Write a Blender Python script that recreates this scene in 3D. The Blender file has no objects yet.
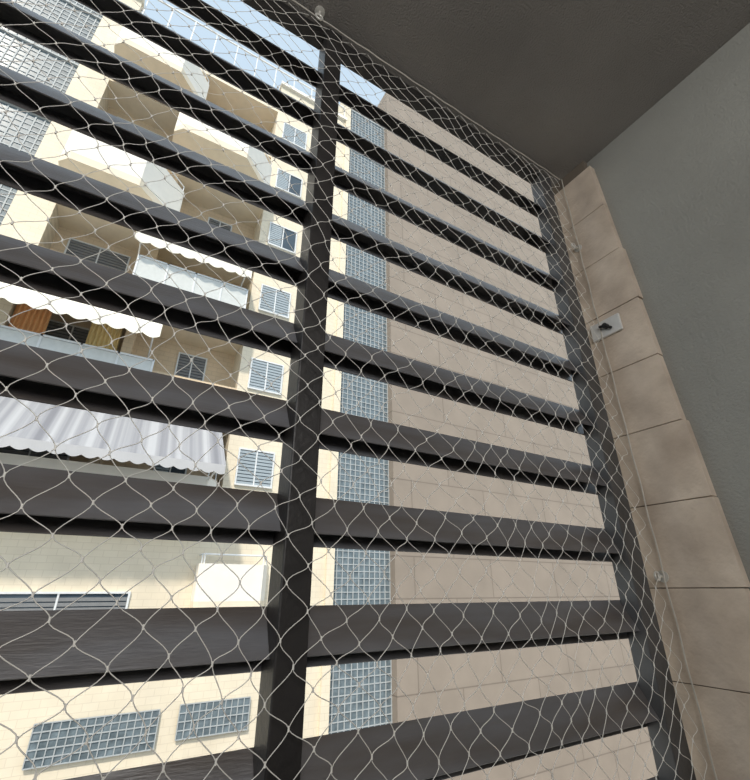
import bpy, math, random
from mathutils import Vector, Matrix
random.seed(7)
ZOFF = 6.5   # camera eye height above the street
scene = bpy.context.scene
col = scene.collection
scene.view_settings.view_transform = 'Standard'

# ---------------- materials ----------------
def mat(name, color, rough=0.7, var=0.12, scale=8.0, metal=0.0, bump=0.0, bscale=60, color2=None, detail=6, spec=0.5, stretch=(1,1,1)):
    m = bpy.data.materials.new(name); m.use_nodes = True
    nt = m.node_tree; n = nt.nodes; l = nt.links
    b = n['Principled BSDF']; b.inputs['Roughness'].default_value = rough; b.inputs['Metallic'].default_value = metal
    b.inputs['Specular IOR Level'].default_value = spec
    tc = n.new('ShaderNodeTexCoord'); mp = n.new('ShaderNodeMapping'); mp.inputs['Scale'].default_value = stretch
    l.new(tc.outputs['Object'], mp.inputs['Vector'])
    ns = n.new('ShaderNodeTexNoise'); ns.inputs['Scale'].default_value = scale; ns.inputs['Detail'].default_value = detail
    l.new(mp.outputs['Vector'], ns.inputs['Vector'])
    cr = n.new('ShaderNodeValToRGB')
    c2 = color2 if color2 else tuple(c*(1-var*2) for c in color)
    cr.color_ramp.elements[0].position = 0.3; cr.color_ramp.elements[1].position = 0.7
    cr.color_ramp.elements[0].color = (*c2, 1); cr.color_ramp.elements[1].color = (*color, 1)
    l.new(ns.outputs['Fac'], cr.inputs['Fac']); l.new(cr.outputs['Color'], b.inputs['Base Color'])
    if bump > 0:
        n2 = n.new('ShaderNodeTexNoise'); n2.inputs['Scale'].default_value = bscale; n2.inputs['Detail'].default_value = 8
        l.new(mp.outputs['Vector'], n2.inputs['Vector'])
        bp = n.new('ShaderNodeBump'); bp.inputs['Strength'].default_value = bump; bp.inputs['Distance'].default_value = 0.01
        l.new(n2.outputs['Fac'], bp.inputs['Height']); l.new(bp.outputs['Normal'], b.inputs['Normal'])
    return m

def brickmat(name, c1, c2, mortar, bw, bh, ms=0.01, rough=0.8, offset=0.5):
    m = mat(name, c1, rough)
    nt = m.node_tree; n = nt.nodes; l = nt.links
    b = n['Principled BSDF']
    tc = n.new('ShaderNodeTexCoord'); sp = n.new('ShaderNodeSeparateXYZ'); cb = n.new('ShaderNodeCombineXYZ')
    l.new(tc.outputs['Object'], sp.inputs[0]); l.new(sp.outputs['X'], cb.inputs['X']); l.new(sp.outputs['Z'], cb.inputs['Y'])
    br = n.new('ShaderNodeTexBrick'); br.offset = offset
    br.inputs['Scale'].default_value = 1; br.inputs['Brick Width'].default_value = bw; br.inputs['Row Height'].default_value = bh
    br.inputs['Mortar Size'].default_value = ms; br.inputs['Mortar Smooth'].default_value = 0.2
    br.inputs['Color1'].default_value = (*c1, 1); br.inputs['Color2'].default_value = (*c2, 1); br.inputs['Mortar'].default_value = (*mortar, 1)
    l.new(cb.outputs[0], br.inputs['Vector'])
    mx = n.new('ShaderNodeMix'); mx.data_type = 'RGBA'; mx.blend_type = 'MULTIPLY'; mx.inputs[0].default_value = 0.5
    ns = n.new('ShaderNodeTexNoise'); ns.inputs['Scale'].default_value = 1.2; ns.inputs['Detail'].default_value = 8
    l.new(tc.outputs['Object'], ns.inputs['Vector'])
    cr = n.new('ShaderNodeValToRGB'); cr.color_ramp.elements[0].position = .3; cr.color_ramp.elements[1].position = .7
    cr.color_ramp.elements[0].color = (.72, .72, .72, 1); cr.color_ramp.elements[1].color = (1, 1, 1, 1)
    l.new(ns.outputs['Fac'], cr.inputs['Fac'])
    l.new(br.outputs['Color'], mx.inputs[6]); l.new(cr.outputs['Color'], mx.inputs[7])
    l.new(mx.outputs[2], b.inputs['Base Color'])
    return m

def stripemat(name, c1, c2, width):
    m = mat(name, c1, 0.85)
    nt = m.node_tree; n = nt.nodes; l = nt.links
    b = n['Principled BSDF']
    tc = n.new('ShaderNodeTexCoord'); sp = n.new('ShaderNodeSeparateXYZ'); l.new(tc.outputs['Object'], sp.inputs[0])
    cb = n.new('ShaderNodeCombineXYZ'); l.new(sp.outputs['X'], cb.inputs['X'])
    ns = n.new('ShaderNodeTexNoise'); ns.inputs['Scale'].default_value = 1/width; ns.inputs['Detail'].default_value = 3
    l.new(cb.outputs[0], ns.inputs['Vector'])
    cr = n.new('ShaderNodeValToRGB'); e = cr.color_ramp.elements
    e[0].position = .38; e[1].position = .60; e[0].color = (*c1, 1); e[1].color = (*c2, 1)
    l.new(ns.outputs['Fac'], cr.inputs['Fac']); l.new(cr.outputs['Color'], b.inputs['Base Color'])
    return m

M = {}
M['slat'] = mat('painted_steel_slat', (.20, .207, .23), .30, .2, 4, 0, .10, 90, color2=(.095, .078, .068), stretch=(.4, 3, 3), spec=.9)
M['post'] = mat('painted_steel_post', (.042, .038, .037), .42, .2, 6, .2, .1, 90, color2=(.022, .02, .02))
M['fpost'] = mat('weathered_steel_post', (.12, .12, .125), .4, .2, 6, .1, .1, 90, color2=(.06, .057, .055))
M['rope'] = mat('nylon_net', (.95, .92, .86), .45, .04, 30)
M['cable'] = mat('net_cable', (.65, .61, .54), .4, .1, 30)
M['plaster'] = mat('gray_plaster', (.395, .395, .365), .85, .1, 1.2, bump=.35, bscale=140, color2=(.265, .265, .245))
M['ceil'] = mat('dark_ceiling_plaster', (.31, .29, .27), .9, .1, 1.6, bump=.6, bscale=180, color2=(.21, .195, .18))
M['stone'] = mat('sandstone', (.80, .68, .56), .8, .2, 7, bump=.25, bscale=60, color2=(.50, .405, .325), detail=12)
M['joint'] = mat('grout', (.20, .165, .13), .9)
M['cream'] = brickmat('cream_ceramic_tiles', (.84, .75, .59), (.81, .72, .56), (.74, .65, .50), .30, .15, .008, .7)
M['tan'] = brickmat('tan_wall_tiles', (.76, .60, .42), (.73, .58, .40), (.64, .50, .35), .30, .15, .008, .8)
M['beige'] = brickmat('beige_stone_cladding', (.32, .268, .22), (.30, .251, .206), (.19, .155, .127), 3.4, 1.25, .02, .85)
M['white'] = mat('white_plaster', (.88, .84, .76), .7, .04, 3)
M['soffit'] = mat('cream_soffit', (.84, .74, .58), .8, .05, 3)
M['frame'] = mat('white_aluminium', (.74, .76, .77), .4, .03)
M['shutter'] = mat('blue_gray_shutter', (.36, .42, .46), .5, .05)
M['dshutter'] = mat('dark_gray_shutter', (.22, .225, .23), .5, .05)
M['glass'] = mat('dark_window_glass', (.07, .10, .13), .12, .2, 1.5)
M['glassblock'] = mat('blue_gray_glass_block', (.19, .24, .27), .25, .2, 5, color2=(.08, .105, .12))
M['lattice'] = mat('pale_lattice', (.43, .46, .47), .6, .05)
M['aw1'] = stripemat('gray_white_striped_canvas', (.20, .205, .23), (.42, .43, .45), .30)
M['aw1v'] = mat('pale_gray_valance_canvas', (.50, .50, .51), .85, .05, 2)
M['aw2'] = mat('cream_canvas', (.90, .87, .77), .9, .05, 2)
M['orange'] = mat('orange_canvas', (.85, .45, .20), .9, .1, 2)
M['yellow'] = mat('pale_yellow_canvas', (.90, .70, .34), .9, .1, 2)
M['metal'] = mat('galvanised_steel', (.80, .78, .73), .35, .1, 20, .3)
M['plate'] = mat('pale_metal_plate', (.86, .85, .82), .5, .1, 20, .1)
M['black'] = mat('black_rubber', (.02, .02, .02), .5)
M['ground'] = mat('asphalt', (.30, .29, .27), .95, .1, 2)
M['darkfloor'] = mat('dark_floor_concrete', (.10, .095, .09), .9, .1, 2)
M['grill'] = mat('balcony_glass_panel', (.66, .68, .66), .2, .05)

# ---------------- mesh helpers ----------------
def meshobj(name, verts, faces, m, parent=None, origin=(0, 0, 0), bevel=0, smooth=False):
    me = bpy.data.meshes.new(name)
    o0 = Vector(origin)
    me.from_pydata([tuple(Vector(v)-o0) for v in verts], [], faces); me.update()
    me.materials.append(m)
    ob = bpy.data.objects.new(name, me); col.objects.link(ob)
    ob.location = o0
    if parent:
        ob.parent = parent; ob.location = o0 - parent_world(parent)
    if smooth:
        for p in me.polygons: p.use_smooth = True
    if bevel:
        bm = ob.modifiers.new('Bevel', 'BEVEL'); bm.width = bevel; bm.segments = 2; bm.limit_method = 'ANGLE'
    return ob
def parent_world(p):
    v = Vector(p.location)
    while p.parent: p = p.parent; v += Vector(p.location)
    return v
def empty(name, loc, parent=None):
    e = bpy.data.objects.new(name, None); e.empty_display_size = .2; col.objects.link(e); e.location = loc
    if parent: e.parent = parent; e.location = Vector(loc)-parent_world(parent)
    return e
def boxes(bl):
    V, F = [], []
    for (x0, x1, y0, y1, z0, z1) in bl:
        b = len(V)
        V += [(x0, y0, z0), (x1, y0, z0), (x1, y1, z0), (x0, y1, z0), (x0, y0, z1), (x1, y0, z1), (x1, y1, z1), (x0, y1, z1)]
        F += [tuple(b+i for i in f) for f in ((0, 3, 2, 1), (4, 5, 6, 7), (0, 1, 5, 4), (1, 2, 6, 5), (2, 3, 7, 6), (3, 0, 4, 7))]
    return V, F
def boxobj(name, bl, m, parent=None, bevel=0, origin=None):
    V, F = boxes(bl)
    if origin is None:
        origin = ((min(v[0] for v in V)+max(v[0] for v in V))/2, (min(v[1] for v in V)+max(v[1] for v in V))/2, min(v[2] for v in V))
    return meshobj(name, V, F, m, parent, origin, bevel)
def tube(V, F, pts, r, n=5, closed=False):
    b0 = len(V); N = len(pts)
    for i, p in enumerate(pts):
        p = Vector(p)
        a = Vector(pts[i-1] if (i > 0 or closed) else pts[0]); c = Vector(pts[(i+1) % N] if (i < N-1 or closed) else pts[-1])
        t = (c-a); t = t.normalized() if t.length > 1e-9 else Vector((0, 0, 1))
        ref = Vector((0, 1, 0)) if abs(t.y) < .9 else Vector((1, 0, 0))
        u = t.cross(ref).normalized(); w = t.cross(u)
        for k in range(n):
            an = 2*math.pi*k/n
            V.append(tuple(p+u*math.cos(an)*r+w*math.sin(an)*r))
    for i in range(N if closed else N-1):
        j = (i+1) % N
        for k in range(n):
            F.append((b0+i*n+k, b0+i*n+(k+1) % n, b0+j*n+(k+1) % n, b0+j*n+k))
def tag(o, label, cat, kind=None, group=None):
    if label: o['label'] = label
    if cat: o['category'] = cat
    if kind: o['kind'] = kind
    if group: o['group'] = group

# ---------------- enclosure (room) ----------------
CZ = 1.65
YE = .81
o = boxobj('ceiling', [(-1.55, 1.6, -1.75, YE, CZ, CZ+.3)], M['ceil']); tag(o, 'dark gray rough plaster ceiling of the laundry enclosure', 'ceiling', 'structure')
o = boxobj('floor', [(-1.55, 1.6, -1.75, YE, -1.75, -1.5)], M['darkfloor']); tag(o, 'concrete floor of the laundry enclosure', 'floor', 'structure')
o = boxobj('wall_right', [(1.42, 1.6, -1.6, YE, -1.5, CZ)], M['plaster']); tag(o, 'gray plastered side wall beside the stone edging', 'wall', 'structure')
o = boxobj('wall_left', [(-1.55, -1.4, -1.6, YE, -1.5, CZ)], M['plaster']); tag(o, 'gray plastered side wall', 'wall', 'structure')
o = boxobj('wall_back', [(-1.55, 1.6, -1.75, -1.6, -1.5, CZ)], M['plaster']); tag(o, 'gray plastered back wall', 'wall', 'structure')
o = boxobj('wall_base', [(-1.55, 1.6, -1.75, YE, -6.5, -1.75)], M['plaster']); tag(o, 'plastered wall below the enclosure floor', 'wall', 'structure')

# stone edging on right wall : courses of slightly rough cut blocks
z = .005-.227*7
V, F = [], []
def edge(z): return .541+.036*z
while z < CZ-.06:
    z1 = min(z+.227, CZ)-.0012; z0 = max(z+.0012, -1.5)
    jy = random.uniform(-.004, .004); jx = random.uniform(-.001, .001); jz = random.uniform(-.002, .002)
    b = len(V); x = 1.39+jx
    V += [(x, edge(z0)+jy, z0), (1.42, edge(z0)+jy, z0), (1.42, YE, z0), (x, YE, z0),
          (x, edge(z1)+jy+jz, z1), (1.42, edge(z1)+jy+jz, z1), (1.42, YE, z1), (x, YE, z1)]
    F += [tuple(b+i for i in f) for f in ((0, 3, 2, 1), (4, 5, 6, 7), (0, 1, 5, 4), (1, 2, 6, 5), (2, 3, 7, 6), (3, 0, 4, 7))]
    z += .227
o = meshobj('trim_1', V, F, M['stone'], None, (1.4, .68, -1.5), bevel=.001); tag(o, 'column of beige sandstone blocks edging the side wall', 'stone trim', 'structure')
o = boxobj('trim_2', [(1.395, 1.42, .62, YE-.001, -1.5, CZ)], M['joint']); tag(o, 'dark grout between the sandstone blocks', 'grout', 'structure')

# ---------------- louver screen ----------------
YS = .762
screen = empty('louver_screen', (.3, .78, -1.5)); tag(screen, 'dark painted steel louver screen with horizontal slats and posts', 'louver screen')
XR = 1.272
boxobj('post', [(.262, .316, .737, .80, -1.5, CZ)], M['post'], screen, bevel=.003)
boxobj('post', [(XR, 1.345, .748, .80, -1.5, CZ)], M['fpost'], screen, bevel=.003)
boxobj('post', [(-1.4, -1.355, .745, .80, -1.5, CZ)], M['post'], screen, bevel=.003)
boxobj('top_rail', [(-1.355, .262, .75, .80, CZ-.03, CZ)], M['post'], screen, bevel=.002)
boxobj('top_rail', [(.316, XR, .75, .80, CZ-.03, CZ)], M['post'], screen, bevel=.002)
th = math.radians(30); W = .084; T = .042; G = .0025
def slat(x0, x1, zb):
    # folded sheet-metal channel, open along its lower edge
    zb += .006
    d = Vector((math.sin(th), math.cos(th))); t = Vector((math.cos(th), -math.sin(th)))
    B = Vector((YS, zb))
    prof = [B, B+d*W, B+d*W+t*T, B+t*T, B+t*(T-G), B+d*(W-G)+t*(T-G), B+d*(W-G)+t*G, B+t*G]
    n = len(prof)
    V = [(x, p[0], p[1]) for x in (x0, x1) for p in prof]
    F = [(0, 1, 6, 7), (1, 2, 5, 6), (2, 3, 4, 5)]
    F += [tuple(reversed([i+n for i in f])) for f in F]
    F += [(i, i+n, (i+1) % n+n, (i+1) % n) for i in range(n)]
    return meshobj('slat', V, F, M['slat'], screen, ((x0+x1)/2, YS, zb))
for k in range(-7, 9):
    zb = -.104+.192*k
    slat(-1.355, .300, zb); slat(.302, 1.343, zb)

# ---------------- net ----------------
NW, NH = .066, .070
XN0, XN1 = -1.385, 1.37
ZN0, ZN1 = -1.47, 1.63
YN = .722
def warp(x, z):
    dx = .008*math.sin(7.3*z+2.1*x)+.007*math.sin(17*x+5*z+1)+.007*math.sin(31*z-13*x)
    dz = .011*math.sin(5.1*x+1.2)+.009*math.sin(13*x-9*z)+.007*math.sin(29*x+17*z)
    dy = .006*math.sin(3*x+2)*math.sin(4*z+1)
    ex = min(1, (x-XN0)/.06, (XN1-x)/.06); ez = min(1, (z-ZN0)/.06, (ZN1-z)/.06); e = max(0, min(ex, ez))
    return x+dx*e, YN+dy*e, z+dz*e
V, F = [], []
ns = int((XN1-XN0)/(NW/2)); nr = int((ZN1-ZN0)/(NH/2))
sub = 6
for s in range(ns):
    pts = []
    for j in range(nr):
        xa = XN0+(s+((s+j) % 2))*NW/2; xb = XN0+(s+((s+j+1) % 2))*NW/2
        za = ZN0+j*NH/2
        rr = random.uniform(.4, 1.2)
        for q in range(sub):
            f = q/sub; g = f*f*(3-2*f); g = rr*g+(1-rr)*f
            x, y, z = warp(xa+(xb-xa)*g, za+f*NH/2)
            pts.append((x, y+(.0006 if s % 2 else -.0006), z))
    tube(V, F, pts, .00072, 4)
for j in range(nr):
    for s in range(ns):
        if (s+j) % 2 == 0:
            x, y, z = warp(XN0+s*NW/2, ZN0+j*NH/2)
            tube(V, F, [(x, y, z-.0034), (x, y, z-.0018), (x, y, z+.0018), (x, y, z+.0034)], .0016, 5)
net = empty('safety_net', (0, YN, -1.47)); tag(net, 'beige knotted diamond mesh safety net stretched before the louver screen', 'net')
meshobj('netting', V, F, M['rope'], net, (0, YN, -1.47), smooth=True)
def wavy(p, q, n=60, a=.003):
    p = Vector(p); q = Vector(q)
    return [p.lerp(q, i/n)+Vector((a*math.sin(i*1.7), 0, a*math.sin(i*2.3))) for i in range(n+1)]
for p, q in [((XN1+.006, YN-.004, ZN0), (XN1+.006, YN-.004, ZN1)), ((XN0, YN, ZN0), (XN0, YN, ZN1)), ((XN0, YN, ZN1), (XN1, YN, ZN1)), ((XN0, YN, ZN0), (XN1, YN, ZN0))]:
    V, F = [], []
    tube(V, F, wavy(p, q), .002, 6)
    meshobj('border_cable', V, F, M['cable'], net, ((p[0]+q[0])/2, YN, min(p[2], q[2])), smooth=True)

# eye anchors
def anchor(loc, nrm, lab):
    e = empty('eye_bolt', loc); tag(e, lab, 'eye bolt', group='eye bolts holding the net cable')
    n = Vector(nrm); L = Vector(loc)
    V, F = [], []
    tube(V, F, [L, L+n*.002, L+n*.003], .016, 14); F.append(tuple(range(len(V)-14, len(V))))
    meshobj('washer', V, F, M['metal'], e, loc)
    V, F = [], []
    tube(V, F, [L, L+n*.02], .004, 8)
    c = L+n*.030
    u = Vector((0, 0, 1)) if abs(n.z) < .5 else Vector((1, 0, 0))
    ring = [c+n*math.cos(a)*.011+u*math.sin(a)*.011 for a in [2*math.pi*i/16 for i in range(16)]]
    tube(V, F, ring, .0034, 6, True)
    meshobj('eye', V, F, M['metal'], e, loc, smooth=True)
anchor((.224, .715, CZ), (0, 0, -1), 'small galvanised eye bolt fixed in the dark ceiling')
anchor((1.389, .728, .035), (-1, 0, 0), 'small galvanised eye bolt fixed in the stone edging')
anchor((1.389, .728, 1.25), (-1, 0, 0), 'small galvanised eye bolt fixed in the stone edging')

# plate with cleat on stone
e = empty('wall_plate', (1.388, .690, .82)); tag(e, 'small pale metal plate with black cleat on the stone edging', 'metal plate')
boxobj('plate', [(1.378, 1.388, .645, .755, .820, .885)], M['plate'], e, bevel=.002)
V, F = [], []
tube(V, F, [(1.379, .695, .855), (1.364, .695, .855)], .010, 12); F.append(tuple(range(len(V)-12, len(V))))
tube(V, F, [(1.368, .715, .860), (1.366, .695, .855), (1.371, .676, .838)], .005, 8)
meshobj('cleat', V, F, M['black'], e, (1.379, .695, .855))

# ---------------- apartment building ----------------
YF = 12.5
RD = 1.1    # depth of the balcony recess
bld = empty('apartment_building', (-1, YF+3, -6.5)); tag(bld, 'cream tiled apartment building with stacked balconies, awnings and glass block strips', 'building')
def fl(k): return 1.7+2.94*k
floors = [fl(k) for k in range(-3, 7)]
RW = 20.9
boxobj('facade_wall', [(-3.9, -3.3, YF, YF+6, -6.5, 21.2)], M['cream'], bld)
boxobj('facade_wall', [(-14, -8, YF, YF+6, -6.5, 23)], M['cream'], bld)
boxobj('facade_wall', [(-8, -3.9, YF+.6, YF+6, -6.5, 23)], M['cream'], bld)
boxobj('facade_wall', [(2.5, 5.75, YF, YF+6, -6.5, RW)], M['cream'], bld)
boxobj('facade_wall', [(5.75, 8.1, YF+.4, YF+6, -6.5, 23.4)], M['cream'], bld)
boxobj('facade_wall', [(-3.3, 2.5, YF, YF+RD, -6.5, 1.42)], M['cream'], bld)
boxobj('recess_wall', [(-3.3, 2.5, YF+RD, YF+6, -6.5, 19.3)], M['tan'], bld)
boxobj('recess_pier', [(-.75, -.5, YF+.1, YF+RD, 1.7, 19.3)], M['tan'], bld)
boxobj('side_wing_wall', [(8.1, 30, YF-.15, YF+6, -6.5, 25.2)], M['beige'], bld)
for k in range(0, 7):
    boxobj('floor_slab', [(-3.3, 2.5, YF+.02, YF+RD, fl(k)-.28, fl(k))], M['soffit'], bld)
boxobj('coping', [(2.45, 5.8, YF-.12, YF+.3, RW, RW+.18)], M['white'], bld)
boxobj('coping', [(-3.95, -3.25, YF-.12, YF+.3, 21.2, 21.35)], M['white'], bld)

def gblocks(x0, x1, z0, z1, y, cell=.19, t=.013):
    e = empty('glass_block_panel', ((x0+x1)/2, y, z0), bld)
    boxobj('glass', [(x0, x1, y+.02, y+.06, z0, z1)], M['glassblock'], e)
    nx = max(1, round((x1-x0)/cell)); nz = max(1, round((z1-z0)/cell))
    cx = (x1-x0)/nx; cz = (z1-z0)/nz
    bl = [(x0+i*cx-t, x0+i*cx+t, y, y+.03, z0, z1) for i in range(nx+1)]
    bl += [(x0, x1, y+.002, y+.03, z0+i*cz-t, z0+i*cz+t) for i in range(nz+1)]
    boxobj('lattice', bl, M['lattice'], e)
for i, f in enumerate(floors):
    z0, z1 = f+.03, f+2.94-.03
    gblocks(6.0, 8.08, z0, z1, YF+.12)
    gblocks(-7.9, -4.2, z0, z1, YF+.3, .23, .017)
gblocks(6.0, 8.08, fl(7)+.03, 23.2, YF+.12)
for f in floors+[fl(7)]:
    boxobj('spandrel', [(5.75, 8.1, YF+.1, YF+.4, f-.03, f+.03)], M['lattice'], bld)
    boxobj('spandrel', [(-8, -3.9, YF+.25, YF+.6, f-.03, f+.03)], M['lattice'], bld)
boxobj('pilaster', [(5.75, 6.0, YF-.1, YF+.4, -6.5, 23.4)], M['cream'], bld)
boxobj('pilaster', [(-4.2, -3.9, YF+.02, YF+.6, -6.5, 21.2)], M['cream'], bld)

def window(cx, cz, w, h, y, kind='shutter'):
    e = empty('window', (cx, y, cz-h/2), bld)
    t = .045
    x0, x1, z0, z1 = cx-w/2, cx+w/2, cz-h/2, cz+h/2
    boxobj('window_frame', [(x0-t, x1+t, y-.05, y+.02, z1, z1+t), (x0-t, x1+t, y-.07, y+.02, z0-t, z0), (x0-t, x0, y-.05, y+.02, z0, z1), (x1, x1+t, y-.05, y+.02, z0, z1), (cx-.02, cx+.02, y-.04, y+.02, z0, z1)], M['frame'], e)
    if kind == 'glass':
        boxobj('glass', [(x0, x1, y-.02, y-.005, z0, z1)], M['glass'], e)
        boxobj('shutter', [(x0, x0+w*.45, y-.035, y-.02, z0+i*.09, z0+i*.09+.07) for i in range(int(h/.09))], M['shutter'], e)
    else:
        mm = M['shutter'] if kind == 'shutter' else M['dshutter']
        boxobj('glass', [(x0, x1, y-.01, y-.003, z0, z1)], M['glass'], e)
        boxobj('shutter', [(x0, x1, y-.035, y-.012, z0+i*.10, z0+i*.10+.075) for i in range(int(h/.10))], mm, e)
for i, cz in enumerate([3.24, 6.25, 9.2, 12.14, 15.08, 18.0]):
    window(3.35, cz, 1.0, 1.0, YF, 'glass' if i in (3, 4) else 'shutter')
for i in range(0, 6):
    window(-2.1, fl(i)+1.65, 1.6, 1.3, YF+RD, 'dark')
    window(1.2, fl(i)+1.75, .8, 1.0, YF+RD, 'dark' if i % 2 else 'glass')
window(-.6, -.55, 2.7, .95, YF, 'dark')
gblocks(-.4, 1.87, -3.1, -2.4, YF-.08, .15, .010)
gblocks(2.29, 3.88, -3.0, -2.36, YF-.08, .15, .010)

def prism(name, poly, z0, z1, m, parent):
    n = len(poly)
    V = [(x, y, z0) for x, y in poly]+[(x, y, z1) for x, y in poly]
    F = [tuple(reversed(range(n))), tuple(range(n, 2*n))]+[(i, (i+1) % n, (i+1) % n+n, i+n) for i in range(n)]
    cx = sum(p[0] for p in poly)/n; cy = sum(p[1] for p in poly)/n
    return meshobj(name, V, F, m, parent, (cx, cy, z0))
def wallpath(name, path, t, z0, z1, m, parent):
    V, F = [], []
    P = [Vector((p[0], p[1])) for p in path]; N = len(P); inn = []
    for i in range(N):
        d1 = (P[i]-P[i-1]).normalized() if i > 0 else (P[1]-P[0]).normalized()
        d2 = (P[i+1]-P[i]).normalized() if i < N-1 else d1
        n = Vector((-(d1+d2).y, (d1+d2).x)).normalized()
        k = t/max(.4, n.dot(Vector((-d1.y, d1.x))))
        inn.append(P[i]+n*k)
    for p, q in zip(P, inn):
        V += [(p.x, p.y, z0), (p.x, p.y, z1), (q.x, q.y, z1), (q.x, q.y, z0)]
    for i in range(N-1):
        a = 4*i; b = a+4
        for k in range(4): F.append((a+k, a+(k+1) % 4, b+(k+1) % 4, b+k))
    F += [(0, 3, 2, 1), (4*(N-1), 4*(N-1)+1, 4*(N-1)+2, 4*(N-1)+3)]
    return meshobj(name, V, F, m, parent, (sum(p.x for p in P)/N, sum(p.y for p in P)/N, z0))
def balcony(x0, x1, f, dep, h=1.05, ch=.9, cl=.25):
    e = empty('balcony', ((x0+x1)/2, YF, f-.25), bld)
    y0 = YF-dep
    path = [(x0, YF-.001), (x0, y0+cl), (x0+cl, y0), (x1-ch, y0), (x1, y0+dep*.62), (x1, YF-.001)]
    prism('balcony_floor', path, f-.25, f, M['soffit'], e)
    wallpath('parapet', path, .12, f, f+h, M['white'], e)
    pr = [(x0+.05, YF-.001), (x0+.05, y0+cl), (x0+cl, y0+.05), (x1-ch, y0+.05), (x1-.05, y0+dep*.62), (x1-.05, YF-.001)]
    V, F = [], []
    tube(V, F, [(a, b, f+h+.22) for a, b in pr], .022, 6)
    for a, b in pr[1:5]: tube(V, F, [(a, b, f+h-.02), (a, b, f+h+.22)], .016, 6)
    meshobj('handrail', V, F, M['frame'], e, (x0, YF, f+h))
def pbalcony(x0, x1, f, y0, h=1.0):
    e = empty('balcony', ((x0+x1)/2, YF, f-.2), bld)
    boxobj('balcony_floor', [(x0, x1, y0, YF, f-.2, f)], M['white'], e)
    boxobj('railing', [(x0, x1, y0, y0+.05, f+h-.05, f+h)]+[(x0+(x1-x0)*i/4-.025, x0+(x1-x0)*i/4+.025, y0, y0+.05, f, f+h) for i in range(5)], M['frame'], e)
    boxobj('railing_panel', [(x0, x1, y0+.02, y0+.03, f+.08, f+h-.06)], M['grill'], e)
balcony(-3.2, -.2, fl(3), 1.8, 1.25, 1.1)
balcony(-.9, 2.45, fl(4), 1.8, 1.2, 1.1)
balcony(-3.2, -.3, fl(5), 1.5, 1.2)
balcony(-3.2, 2.3, fl(0), .6, 1.0, .3, .1)
balcony(2.15, 3.95, -.25, .5, .85, .2, .1)
pbalcony(-.9, 2.2, fl(2), YF-.9, 1.1)
pbalcony(-3.2, .1, fl(1), YF-.7, 1.0)
for (x0, x1, k) in [(-3.3, -.75, 2), (-.5, 2.5, 3), (.1, 2.5, 1), (-3.3, -.75, 4), (-.5, 2.5, 5), (-3.3, 2.5, 6)]:
    boxobj('recess_parapet', [(x0, x1, YF+.02, YF+.15, fl(k), fl(k)+1.0)], M['tan'] if k < 5 else M['white'], bld)
boxobj('roof_railing', [(-3.2, 5.7, YF+.05, YF+.10, RW+1.1, RW+1.16)]+[(-3.2+.89*i, -3.15+.89*i, YF+.05, YF+.10, 20.2, RW+1.1) for i in range(11)], M['frame'], bld)

# ---------------- awnings (fixed to the building) ----------------
def awning(x0, x1, zt, zb, y0, mt, lab, amp=.006, vh=.28, pitch=.33, mv=None):
    e = empty('awning', ((x0+x1)/2, YF, zt), bld); e['label'] = lab
    n = int((x1-x0)/.05)
    V, F = [], []
    for i in range(n+1):
        x = x0+(x1-x0)*i/n
        for (yy, zz, s) in ((YF-.01, zt, 0), ((YF+y0)/2, (zt+zb)/2, 1), (y0, zb, .6)):
            V.append((x, yy, zz+amp*s*math.sin(x*5)-.03*s))
    for i in range(n):
        for k in range(2):
            a = i*3+k; F.append((a, a+1, a+4, a+3))
    c = meshobj('canopy', V, F, mt, e, (0, YF, zt)); s = c.modifiers.new('Solid', 'SOLIDIFY'); s.thickness = .015
    V, F = [], []
    for i in range(n+1):
        x = x0+(x1-x0)*i/n
        z = zb-.018
        V.append((x, y0-.003, z)); V.append((x, y0-.006+.006*math.sin(x*4), z-vh*(.75+.25*abs(math.sin(math.pi*(x-x0)/pitch)))))
    for i in range(n): F.append((2*i, 2*i+1, 2*i+3, 2*i+2))
    c = meshobj('valance', V, F, mv or mt, e, (0, y0, zb)); s = c.modifiers.new('Solid', 'SOLIDIFY'); s.thickness = .01
    for xx in (x0+.15, x1-.15):
        V, F = [], []
        tube(V, F, [(xx, YF-.01, zb-.25), (xx, y0+.02, zb-.05)], .025, 6)
        meshobj('support_arm', V, F, M['frame'], e, (xx, YF, zb-.25))
awning(-6.5, 2.15, 4.65, 2.78, YF-1.8, M['aw1'], 'gray and white striped canvas awning with scalloped valance', pitch=.30, vh=.24, mv=M['aw1v'], amp=.0)
awning(-5.5, .1, 7.5, 6.2, YF-1.5, M['aw2'], 'cream canvas awning with scalloped valance above a balcony', pitch=.4, vh=.34)
awning(-1.1, 2.2, 10.25, 9.2, YF-1.2, M['aw2'], 'pale cream canvas awning with scalloped valance above glazed railing', pitch=.4, vh=.32)
def curtain(x0, x1, z0, z1, y, m, lab):
    n = 40; V, F = [], []
    for i in range(n+1):
        x = x0+(x1-x0)*i/n
        V += [(x, y+.03*math.sin(i*1.1), z0), (x, y+.03*math.sin(i*1.1), z1)]
    for i in range(n): F.append((2*i, 2*i+2, 2*i+3, 2*i+1))
    o = meshobj('curtain', V, F, m, bld, ((x0+x1)/2, y, z0)); s = o.modifiers.new('Solid', 'SOLIDIFY'); s.thickness = .01
    o['label'] = lab
curtain(-3.25, -2.5, fl(1), fl(2)-.29, YF+.15, M['orange'], 'orange fabric curtain hanging at a balcony opening')
curtain(-1.6, -.85, fl(1), fl(2)-.29, YF+.25, M['yellow'], 'pale yellow fabric curtain hanging at a balcony opening')

o = boxobj('ground', [(-40, 40, -20, 40, -6.7, -6.5)], M['ground']); tag(o, 'gray asphalt yard between the buildings', 'ground', 'structure')

for ob in list(scene.objects):
    if ob.parent is None: ob.location.z += ZOFF

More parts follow.
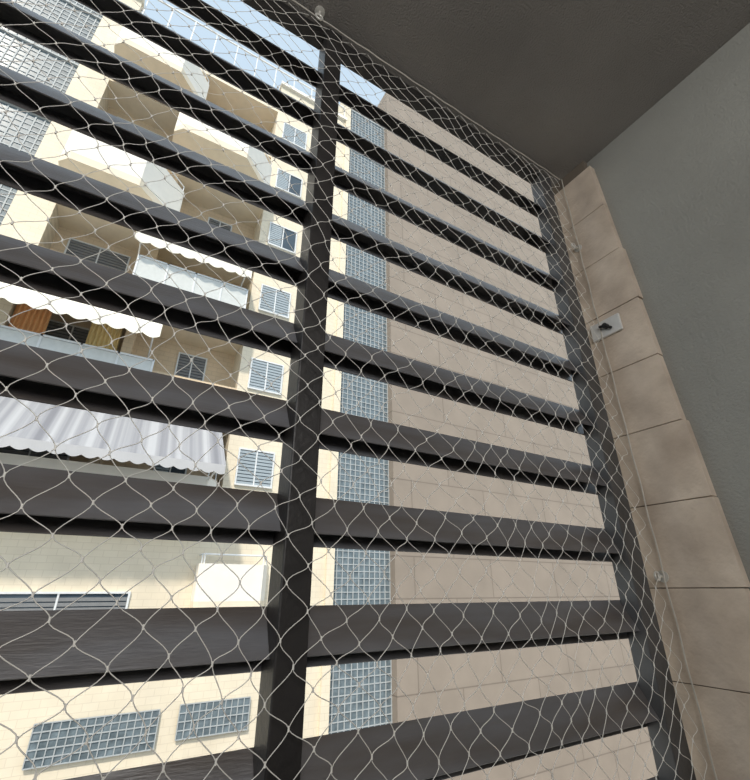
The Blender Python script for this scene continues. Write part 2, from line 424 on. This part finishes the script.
# ---------------- light ----------------
w = bpy.data.worlds.new('World'); scene.world = w; w.use_nodes = True
nt = w.node_tree; bg = nt.nodes['Background']
sky = nt.nodes.new('ShaderNodeTexSky'); sky.sky_type = 'NISHITA'; sky.sun_disc = False
sky.sun_elevation = math.radians(52); sky.sun_rotation = math.radians(215); sky.air_density = 1.0; sky.dust_density = 3.0
sc = nt.nodes.new('ShaderNodeVectorMath'); sc.operation = 'SCALE'; sc.inputs['Scale'].default_value = .06
ad = nt.nodes.new('ShaderNodeVectorMath'); ad.operation = 'ADD'; ad.inputs[1].default_value = (.52, .64, .72)
nt.links.new(sky.outputs[0], sc.inputs[0]); nt.links.new(sc.outputs[0], ad.inputs[0])
nt.links.new(ad.outputs[0], bg.inputs['Color']); bg.inputs['Strength'].default_value = 1.08
sl = bpy.data.lights.new('Sun', 'SUN'); sl.energy = 3.5; sl.angle = math.radians(3); sl.color = (1, .92, .80)
so = bpy.data.objects.new('Sun', sl); col.objects.link(so)
d = Vector((.45, .65, -.85))
so.rotation_euler = d.to_track_quat('-Z', 'Y').to_euler(); so.location = (0, -5, 30)
# added fill lamp behind the viewer, brightens the enclosure; back wall has no opening
al = bpy.data.lights.new('interior_fill', 'AREA'); al.shape = 'RECTANGLE'; al.size = 1.6; al.size_y = 1.1; al.energy = 37; al.color = (1, .985, .96)
ao = bpy.data.objects.new('interior_fill', al); col.objects.link(ao); ao.location = (-.3, -1.5, ZOFF+.95)
ao.rotation_euler = Vector((.1, 1, -.25)).to_track_quat('-Z', 'Y').to_euler()

# ---------------- camera ----------------
cam = bpy.data.cameras.new('Camera'); co = bpy.data.objects.new('Camera', cam); col.objects.link(co)
cam.sensor_fit = 'HORIZONTAL'; cam.sensor_width = 36; cam.lens = 36*431/750*1.0
cam.clip_start = .02; cam.clip_end = 300
yaw = math.radians(30.8); pit = math.radians(24.9)
dv = Vector((math.sin(yaw)*math.cos(pit), math.cos(yaw)*math.cos(pit), math.sin(pit)))
co.location = (0, 0, ZOFF)
co.rotation_euler = dv.to_track_quat('-Z', 'Y').to_euler()
scene.camera = co
